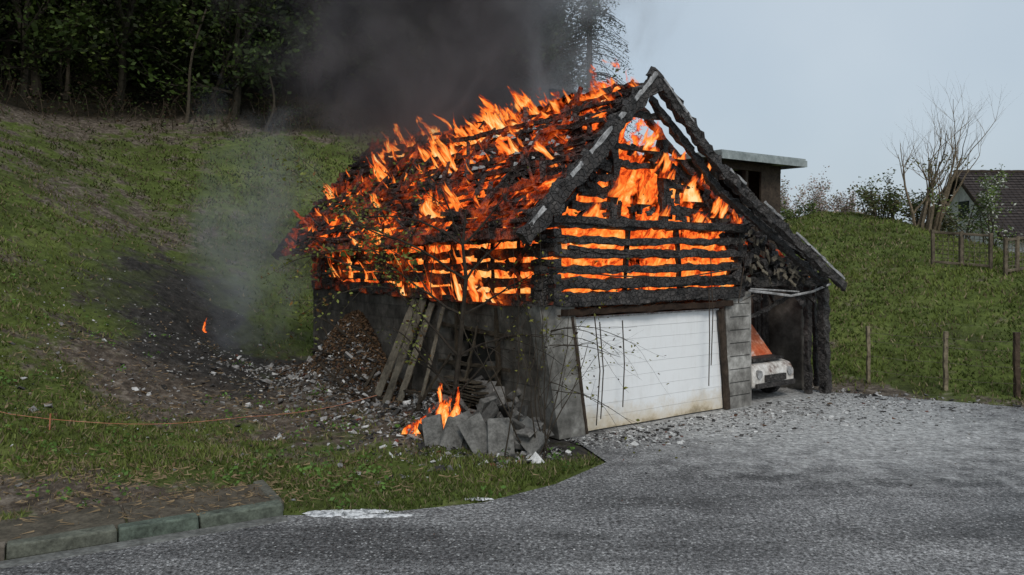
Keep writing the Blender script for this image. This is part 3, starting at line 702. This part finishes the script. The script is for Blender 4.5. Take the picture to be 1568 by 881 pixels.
for e in ends:
    if R()<.65:
        g=U(.5,1.3); sh.leaf(e+Vector((U(-.08,.08),U(-.08,.08),U(-.08,.08))),U(.02,.045),(.18*g,.18*g,.035*g) if R()<.75 else (.05*g,.03*g,.015*g))
sh.build('drooping_shrub',[M['bark'],M['leaf']])
forest=empty('forest')
def treemesh(name,Ht,cr,nl,ls,base,lowc=.25):
    mb=MB();ends=[]
    branch(mb,Vector((0,0,0)),Vector((U(-.15,.15),U(-.15,.15),1)),Ht*.8,.13+.008*Ht,3,ends,.14,.05,9,.8,(4,6),6,(.45,.45,.38))
    for k in range(22): branch(mb,Vector((0,0,U(lowc,.7)*Ht)),Vector((U(-1,1),U(-1,1),.2)),U(.5,1)*cr,.05,1,ends,.2,.0,5,.7,(2,4),4,(.45,.45,.38))
    for k in range(nl):
        e=random.choice(ends); cl=noise.noise(e*.5)
        if noise.noise(e*.9+Vector((5,5,5)))<-.25: continue
        g=(.35+1.6*max(0,cl+.3))*U(.6,1.3); mb.leaf(e+Vector((random.gauss(0,.3),random.gauss(0,.3),random.gauss(0,.28))),ls*U(.6,1.4),tuple(b*g for b in base))
    o=mb.build(name,[M['bark'],M['leaf']],forest); return o.data,o
tm=[]
for k,(Ht,cr,nl,ls,base,lc) in enumerate(((9,3.5,8500,.14,(.045,.075,.015),.12),(11,4,9500,.15,(.026,.042,.012),.15),(8,3,7000,.12,(.06,.085,.017),.12),(4.5,2.4,6000,.10,(.055,.078,.018),.05))):
    md,o=treemesh('tree_%d'%k,Ht,cr,nl,ls,base,lowc=lc); bpy.data.objects.remove(o); tm.append(md)
cnt=0;tries=0
while cnt<250 and tries<12000:
    tries+=1
    x=U(-62,5);y=U(22,95); s=float(hs(np.array(x),np.array(y)))
    if s<21 or s>60: continue
    if s>30 and R()<.55: continue
    if x>2.5 and y>60: continue
    if s<24.5 and R()<.15: continue
    md=tm[random.choice([0,1,1,2,3] if s>25 else [3,2,3,0,0])]
    o=bpy.data.objects.new('tree',md); col.objects.link(o); o.parent=forest; sc=U(.75,1.3)
    o.location=(x,y,float(height(x,y))-.2); o.scale=(sc,sc,sc*U(.85,1.2)); o.rotation_euler=(U(-.08,.08),U(-.08,.08),U(0,6.28)); cnt+=1
tk=MB()
def trunk(x,y,hgt,lean,rd,c=(.9,.87,.75)):
    z0=float(height(x,y)); pts=[];rad=[];n=8
    for i in range(n+1):
        t=i/n; pts.append((x+lean*hgt*t+.25*math.sin(t*5+x),y+.2*math.sin(t*4),z0-.2+hgt*t)); rad.append(rd*(1.5-.5*min(1,t*5))*(1-.5*t))
    tk.tube(pts,rad,8,0,c)
for a in ((-24.2,41,6,-.1,.26),(-23.2,42,5,.22,.12),(-13,43,4,.1,.08),(-17,42,6,.2,.09),(-28,43,6,.1,.2)): trunk(*a)
for k in range(2600):
    x=U(-42,3);y=U(28,52); s=float(hs(np.array(x),np.array(y)))
    if s<18.2+1.4*noise.noise(Vector((x*.3,y*.3,0))) or s>23: continue
    z0=float(height(x,y)); p=Vector((x,y,z0)); q=p+Vector((U(-.8,.8),U(-.6,.2),U(.3,1.4)))
    tk.tube([p,(p+q)/2+Vector((U(-.2,.2),0,.2)),q],[.025,.015,.008],3,0,(.8,.7,.55))
    for j in range(9):
        g=U(.3,1.0); tk.leaf(p.lerp(q,R())+Vector((U(-.5,.5),U(-.4,.4),U(-.1,.4))),U(.05,.12),(.05*g,.075*g,.018*g) if R()<.6 else (.08*g,.05*g,.028*g))
tk.build('undergrowth',[M['bark'],M['leaf']],forest)
spz=MB(); bx,by=4.0,42; bz=float(height(bx,by)); Ht=17
spz.tube([(bx,by,bz-.3),(bx,by,bz+Ht)],[.25,.03],7,0,(.7,.7,.7))
for k in range(260):
    t=U(.15,1); z=bz+Ht*t; a=U(0,6.28); l=(1-t)*3.0+.5; p=Vector((bx,by,z)); pts=[p+Vector((math.cos(a)*l*q,math.sin(a)*l*q,-.5*l*q*q+.1*q)) for q in (0,.3,.6,1)]
    spz.tube(pts,[.035,.025,.015,.008],3,0,(.5,.5,.5))
    for j in range(46):
        q=U(.1,1); e=p+Vector((math.cos(a)*l*q,math.sin(a)*l*q,-.5*l*q*q-U(0,.35))); g=U(.5,1.2); spz.leaf(e+Vector((U(-.1,.1),U(-.1,.1),0)),U(.03,.07),(.06*g,.075*g,.065*g))  # pale grey-green needles, smoke haze put into their colour
spz.build('spruce_tree',[M['bark'],M['leaf']])
# ---------------------------------------------------------------- right side
bt=MB();ends=[]
x,y=16.9,33; z=float(height(x,y))
for k in range(8): branch(bt,Vector((x+U(-.5,.5),y+U(-.3,.3),z-.1)),Vector((U(-.45,.45),U(-.2,.2),1)),U(2.6,3.4),.075,3,ends,.14,.04,7,.65,(3,4),5,(2.6,2.4,2.1))
for e in ends:
    if R()<.25 and e.z<z+3.0: g=U(.5,1.2); bt.leaf(e+Vector((U(-.15,.15),0,U(-.1,.1))),U(.03,.08),(.15*g,.16*g,.045*g))
bt.build('bare_tree',[M['bark'],M['leaf']])
def shrub(name,x,y,w,h,n,cols,ls,stems=10,zo=0):
    mb=MB();ends=[]; z=float(height(x,y))+zo
    for k in range(stems): 
        xx=x+U(-w,w)*.45; yy=y+U(-.5,.5); zz=float(height(xx,yy))+zo if zo==0 else z
        branch(mb,Vector((xx,yy,zz-.1)),Vector((U(-.5,.5),U(-.4,.4),1)),h*U(.5,.75),.035,2,ends,.2,.05,5,.8,(2,4),4)
    for k in range(n):
        e=random.choice(ends); g=(.6+.8*max(0,noise.noise(e*1.5)+.4))*U(.6,1.2); c=random.choice(cols)
        mb.leaf(e+Vector((random.gauss(0,.12),random.gauss(0,.12),random.gauss(0,.12))),ls*U(.6,1.4),tuple(q*g for q in c))
    mb.build(name,[M['bark'],M['leaf']])
shrub('blossom_hedge',16.2,42,5.4,2.4,9000,[(.65,.52,.5),(.5,.42,.38),(.2,.18,.08)],.055,40)
shrub('green_bush',16.6,34,4.2,1.5,4800,[(.13,.17,.045),(.16,.14,.075),(.10,.12,.04)],.06,24)
shrub('white_blossom_shrub',18.0,31.5,1.5,2.5,2000,[(.65,.67,.6),(.18,.24,.06),(.13,.2,.05)],.055,7)
shrub('leafy_bush',13.0,38,2.0,.9,900,[(.10,.14,.04)],.06,8)
wf=empty('wire_fence'); pf=MB()
posts=[]
for (x,y,h,r) in ((8.52,19.5,1.35,.05),(9.77,18.4,1.35,.055),(10.85,17.55,1.4,.07),(11.1,17.45,1.3,.06),(13.4,15.9,1.4,.06)):
    z=float(height(x,y)); pf.beam((x,y,z-.1),(x+U(-.03,.03),y,z+h),r*1.6,r*1.6,.008,0,colr=(1.2,1.15,1.0) if x<10 else (.4,.32,.28)); posts.append(Vector((x,y,z)))
for a,b in zip(posts[:-1],posts[1:]):
    for hh_ in (.3,.65,1.0,1.2): pf.tube([a+Vector((0,-.05,hh_)),(a+b)/2+Vector((0,-.05,hh_-.03)),b+Vector((0,-.05,hh_))],.0045,4,0,(.8,.8,.8))
pf.build('posts_and_wires',M['plank'],wf)
pn=empty('mesh_panel_fence'); pm=MB()
def panel(p,q,h):
    p=Vector(p);q=Vector(q); c=(.8,.75,.7)
    for e in (p,q,(p+q)/2): pm.beam(e-Vector((0,0,.2)),e+Vector((0,0,h+.08)),.10,.10,.004,colr=c)
    for zz in (.12,h): pm.beam(p+Vector((0,0,zz)),q+Vector((0,0,zz)),.07,.08,.003,colr=c)
    n=int((q-p).length/.14)
    for i in range(1,n): e=p.lerp(q,i/n); pm.tube([e+Vector((0,0,.12)),e+Vector((0,0,h))],.010,3)
    for i in range(1,7): pm.tube([p+Vector((0,0,.12+i*(h-.12)/7)),q+Vector((0,0,.12+i*(h-.12)/7))],.010,3)
fp=[(13.3,25.8),(14.6,24.9),(14.75,24.4),(15.7,24.8)]
for i in (0,2): 
    a=fp[i];b=fp[i+1]; panel((a[0],a[1],float(height(*a))),(b[0],b[1],float(height(*b))),1.05)
pm.build('panels',M['plank'],pn)
nh=empty('neighbour_house'); gz0=1.8
hb=MB()
X0,X1,Y0,Y1=23.1,36,38.4,45.0; ym=(Y0+Y1)/2
hb.add([(X0,Y0,gz0),(X1,Y0,gz0),(X1,Y1,gz0),(X0,Y1,gz0),(X0,Y0,4.4),(X1,Y0,4.4),(X1,Y1,4.4),(X0,Y1,4.4),(X0,ym,7.15),(X1,ym,7.15)],[(0,1,5,4),(1,2,6,9,5),(2,3,7,6),(3,0,4,8,7)])
hb.build('walls',noisy('white_render',[(.3,(.7,.71,.72)),(.7,(.83,.83,.83))],1,bump=.1),nh)
def tilem():
    s=NT('brown_roof_tiles'); c=coord(s); b=s.n('ShaderNodeTexBrick',{'Vector':c,'Color1':(.042,.034,.032,1),'Color2':(.062,.05,.046,1),'Mortar':(.012,.01,.01,1),'Scale':1.0,'Mortar Size':.02,'Brick Width':.26,'Row Height':.24},offset=.0)
    n=s.noise(c,6,4,.6); return s.done(s.mix(.4,b.outputs[0],s.ramp(n.outputs[0],[(.3,.5),(.7,1.4)]),'MULTIPLY'),.8,b.outputs['Fac'],-.6,.03,spec=.2)
TM=tilem()
def roofslope(name,yo,yi,zo,zi):
    L=X1-X0+1.0; W=math.hypot(yi-yo,zi-zo); ang=math.atan2(zi-zo,yi-yo)
    nr=24; mb=MB()
    for i in range(nr):
        y0=W*i/nr; y1=W*(i+1)/nr; mb.add([(0,y0-.03,.05),(L,y0-.03,.05),(L,y1,.015),(0,y1,.015),(0,y0-.03,0),(L,y0-.03,0)],[(0,1,2,3),(4,5,1,0)])
    mb.box((L/2,W/2,-.04),(L,W,.08))
    o=mb.build(name,TM,nh); o.location=(X0-.5,yo,zo)
    o.rotation_euler=(ang,0,0); return o
roofslope('front_roof',Y0-.7,ym,3.95,7.35)
o=roofslope('back_roof',0,ym-(Y0-.7),3.95,7.35); o.rotation_euler=(o.rotation_euler[0],0,math.pi); o.location=(X1+.5,Y1+.7,3.95)
hd=MB(); hd.beam((X0-.5,ym,7.38),(X1+.5,ym,7.38),.22,.14,.01)
hd.beam((X0-.48,Y0-.75,3.85),(X0-.48,ym,7.25),.06,.2,.004);hd.beam((X0-.48,Y1+.75,3.85),(X0-.48,ym,7.25),.06,.2,.004)
hd.tube([(X0-.4,Y0-.8,3.86),(X1+.4,Y0-.8,3.86)],.07,8)
hd.build('ridge_and_bargeboards',M['wood'],nh)
wn=MB(); wn.box((X0-.02,ym,5.4),(.08,.9,.9)); wn.box((X0+2.2,Y0-.02,3.2),(1.1,.08,1.1)); wn.build('windows',noisy('window_glass',[(.3,(.02,.025,.03)),(.7,(.05,.06,.07))],1,rough=.1,bump=0),nh)
shd=empty('flat_roof_shed',(*toworld(10.7,5.2),0),A)
s1=MB(); W_=3.15;D=3.0;zt=6.0
for (a,b) in ((.08,.08),(W_-.08,.08),(.08,D),(W_-.08,D),(1.5,.08)): s1.beam((a,b,.5),(a,b,zt),.14,.14,.01)
s1.box((W_/2,0,2.5),(W_,.08,3.8)); s1.box((W_/2,D,3.3),(W_,.08,5.4)); s1.box((0,D/2,2.5),(.08,D,3.8)); s1.box((W_,D/2,3.3),(.08,D,5.4)); s1.box((W_/2,D/2,3.0),(W_,D,.1))
s1.box((0,.5,5.7),(.08,1,.6)); s1.box((W_-.5,.0,5.2),(1.0,.07,1.6)); s1.box((W_/2,-.0,5.88),(W_,.09,.24)); s1.box((.0,1.6,5.3),(.07,1.2,1.2))
for i in range(10): s1.box((.2+i*.33,-.055,2.5),(.02,.03,3.75))
s1.build('timber_walls',M['wood'],shd)
s2=MB(); s2.box((W_/2+.1,D/2,zt+.14),(W_+1.0,D+1.1,.16)); s2.box((W_/2+.1,-.56,zt+.06),(W_+1.05,.06,.2));s2.box((W_+.62,D/2,zt+.06),(.05,D+1.0,.2)); s2.build('flat_roof',M['metal'],shd)
# ---------------------------------------------------------------- burnt car
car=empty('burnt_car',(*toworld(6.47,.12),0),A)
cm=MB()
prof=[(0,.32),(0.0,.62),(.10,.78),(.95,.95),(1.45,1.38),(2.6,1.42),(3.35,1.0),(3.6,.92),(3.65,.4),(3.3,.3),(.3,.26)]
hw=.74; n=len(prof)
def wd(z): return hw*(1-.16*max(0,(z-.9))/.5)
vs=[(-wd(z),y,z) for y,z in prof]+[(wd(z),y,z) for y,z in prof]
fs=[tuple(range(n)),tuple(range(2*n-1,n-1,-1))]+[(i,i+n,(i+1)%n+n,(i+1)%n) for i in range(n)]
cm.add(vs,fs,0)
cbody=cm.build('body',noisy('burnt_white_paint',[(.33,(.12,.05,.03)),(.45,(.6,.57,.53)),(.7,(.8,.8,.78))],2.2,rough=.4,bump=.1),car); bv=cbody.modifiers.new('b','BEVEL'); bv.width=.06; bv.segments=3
cp=MB()
cp.add([(-.60,.99,.985),(.60,.99,.985),(.52,1.40,1.37),(-.52,1.40,1.37)],[(0,1,2,3)]) ; cp.v=[(a,b-.03,c+.02) for a,b,c in cp.v]
cp.box((0,-.03,.5),(.7,.06,.14)); cp.box((0,-.04,.36),(1.35,.05,.1)); cp.box((0,.5,.88),(1.1,.7,.06))
for s_ in (-1,1):
    cp.box((s_*.72,1.9,1.14),(.05,.75,.3))
    for yy in (.65,2.95): cp.tube([(s_*.62,yy,.29),(s_*.77,yy,.29)],.29,20)
cp.build('glass_grille_wheels',M['char'],car)
ch=MB()
for s_ in (-1,1): ch.tube([(s_*.54,-.035,.6),(s_*.54,.05,.6)],.09,14); ch.tube([(s_*.79,.65,.29),(s_*.70,.65,.29)],.16,12)
ch.build('headlights_hubcaps',M['ash'],car)
hood=MB(); hood.box((0,0,0),(1.25,.85,.03),rot3(.85,0,0)); 
hood.v=[(a,b+.8,c+1.22) for a,b,c in hood.v]; hood.build('open_bonnet',noisy('white_paint_orange_firelight',[(.38,(.55,.10,.03)),(.55,(.6,.2,.1)),(.7,(.7,.62,.58))],3,rough=.5),car)  # orange fire reflection painted into the burnt white bonnet's colour
rbp=empty('barrier_rope'); rm=MB()
pts=[(-12.0,12.6,.9),(-7.2,12.7,.62),(-4.5,13.7,.45),(-2.2,15.2,.65)]
P_=[]
for a,b in zip(pts[:-1],pts[1:]):
    for i in range(8):
        t=i/8; P_.append((a[0]+(b[0]-a[0])*t,a[1]+(b[1]-a[1])*t,max(a[2]+(b[2]-a[2])*t-.1*math.sin(math.pi*t),float(height(a[0]+(b[0]-a[0])*t,a[1]+(b[1]-a[1])*t))+.05)))
rm.tube(P_,.0045,4)
for p in ((-7.2,12.7),): z=float(height(*p)); rm.tube([(p[0],p[1],z-.1),(p[0]+.02,p[1],z+.25)],.012,6)
rm.build('rope',noisy('orange_rope',[(.3,(.4,.12,.05)),(.7,(.6,.3,.2))],2),rbp)
# ---------------------------------------------------------------- smoke volumes
def volbox(name,c,size,mat):
    mb=MB(); mb.box((0,0,0),size); o=mb.build(name,mat); o.location=c; return o
def plume():
    s=NT('smoke_dark'); c=coord(s); x=s.n('ShaderNodeSeparateXYZ',{0:c})
    n=s.noise(s.n('ShaderNodeMapping',{0:c,2:(0,.5,0),3:(1,1,.75)}).outputs[0],.5,4,.62,.6)
    nn=s.math('SUBTRACT',n.outputs[0],.5)
    h=s.mr(x.outputs[2],-6,6)
    dx=s.math('DIVIDE',s.math('ADD',x.outputs[0],s.math('SUBTRACT',s.math('MULTIPLY',h,2.0),2.7)),s.math('ADD',3.8,s.math('MULTIPLY',h,4.6))); dy=s.math('DIVIDE',x.outputs[1],4.2)
    d2=s.math('ADD',s.math('MULTIPLY',dx,dx),s.math('MULTIPLY',dy,dy))
    a=s.math('SUBTRACT',.9,s.math('MULTIPLY',d2,1.3)); a=s.math('ADD',a,s.mr(x.outputs[2],-6,-3.6,-1.2,0))
    dd=s.math('ADD',s.math('MULTIPLY',nn,5.5),a)
    core=s.mr(dx,-1.0,.1,.35,1.0)
    dd=s.math('MULTIPLY',s.math('MULTIPLY',s.mr(dd,0,1.4),.95),core)
    cf=s.mr(s.math('ADD',x.outputs[0],s.math('MULTIPLY',nn,9)),3.9,6.2)
    k=s.mix(cf,(.34,.315,.325),(.84,.88,.92))
    dd=s.math('MULTIPLY',dd,s.mr(cf,0,1,1,.5))
    pv=s.n('ShaderNodeVolumePrincipled',{'Color':k,'Density':dd,'Anisotropy':.1}); s.t.links.new(pv.outputs[0],s.out.inputs['Volume'])
    s.mat.cycles.volume_step_rate=.9; return s.mat
volbox('smoke_plume',(-3.6,22,9.8),(18,8,12),plume())
def haze():
    s=NT('smoke_thin'); c=coord(s); x=s.n('ShaderNodeSeparateXYZ',{0:c}); n=s.noise(c,.5,4,.65,.6)
    dx=s.math('DIVIDE',x.outputs[0],2.8); dz=s.math('DIVIDE',x.outputs[2],5.0); dy=s.math('DIVIDE',x.outputs[1],2.4)
    d2=s.math('ADD',s.math('ADD',s.math('MULTIPLY',dx,dx),s.math('MULTIPLY',dz,dz)),s.math('MULTIPLY',dy,dy))
    dd=s.math('ADD',s.math('MULTIPLY',s.math('SUBTRACT',n.outputs[0],.5),3.6),s.math('SUBTRACT',.65,s.math('MULTIPLY',d2,1.5)))
    dd=s.math('MULTIPLY',s.mr(dd,0,1.3),.34)
    pv=s.n('ShaderNodeVolumePrincipled',{'Color':(.66,.72,.80,1),'Density':dd}); s.t.links.new(pv.outputs[0],s.out.inputs['Volume'])
    s.mat.cycles.volume_step_rate=1.2; return s.mat
volbox('smoke_haze',(-6.4,20.6,4.0),(6,5,10),haze())
# ---------------------------------------------------------------- light, world, camera
w=bpy.data.worlds.new('World'); scene.world=w; w.use_nodes=True; t=w.node_tree; t.nodes.clear()
out=t.nodes.new('ShaderNodeOutputWorld'); bg=t.nodes.new('ShaderNodeBackground'); sky=t.nodes.new('ShaderNodeTexSky'); sky.sky_type='NISHITA'; sky.sun_disc=False
sky.dust_density=3; sky.air_density=1.2
mx=t.nodes.new('ShaderNodeMix'); mx.data_type='RGBA'; mx.inputs[0].default_value=.8
tc=t.nodes.new('ShaderNodeTexCoord'); cn=t.nodes.new('ShaderNodeTexNoise'); cn.inputs['Scale'].default_value=2.0; cn.inputs['Detail'].default_value=4
cr=t.nodes.new('ShaderNodeValToRGB'); cr.color_ramp.elements[0].position=.3; cr.color_ramp.elements[1].position=.7
cr.color_ramp.elements[0].color=(4.9,5.9,6.9,1); cr.color_ramp.elements[1].color=(6.5,7.3,8.0,1)
t.links.new(tc.outputs['Generated'],cn.inputs['Vector']); t.links.new(cn.outputs[0],cr.inputs[0]); t.links.new(cr.outputs[0],mx.inputs[7])
t.links.new(sky.outputs[0],mx.inputs[6]); t.links.new(mx.outputs[2],bg.inputs[0]); bg.inputs[1].default_value=.1; t.links.new(bg.outputs[0],out.inputs[0])
sl=bpy.data.lights.new('sun','SUN'); sl.energy=1.5; sl.angle=math.radians(15); sl.color=(1,.95,.88); so=bpy.data.objects.new('sun',sl); col.objects.link(so)
az=math.radians(170); el=math.radians(44); sky.sun_elevation=el; sky.sun_rotation=az
dv=Vector((math.sin(az)*math.cos(el),math.cos(az)*math.cos(el),math.sin(el))); so.rotation_euler=dv.to_track_quat('Z','Y').to_euler()
cam=bpy.data.cameras.new('cam'); cam.sensor_width=36; cam.lens=36*1250/1568; cam.shift_y=-.0335; cam.clip_end=2000; cam.clip_start=.1
co=bpy.data.objects.new('cam',cam); col.objects.link(co); co.location=(0,0,3.2); co.rotation_euler=(math.radians(90),0,0); scene.camera=co
scene.view_settings.view_transform='Standard'; scene.view_settings.look='None'; scene.view_settings.exposure=0
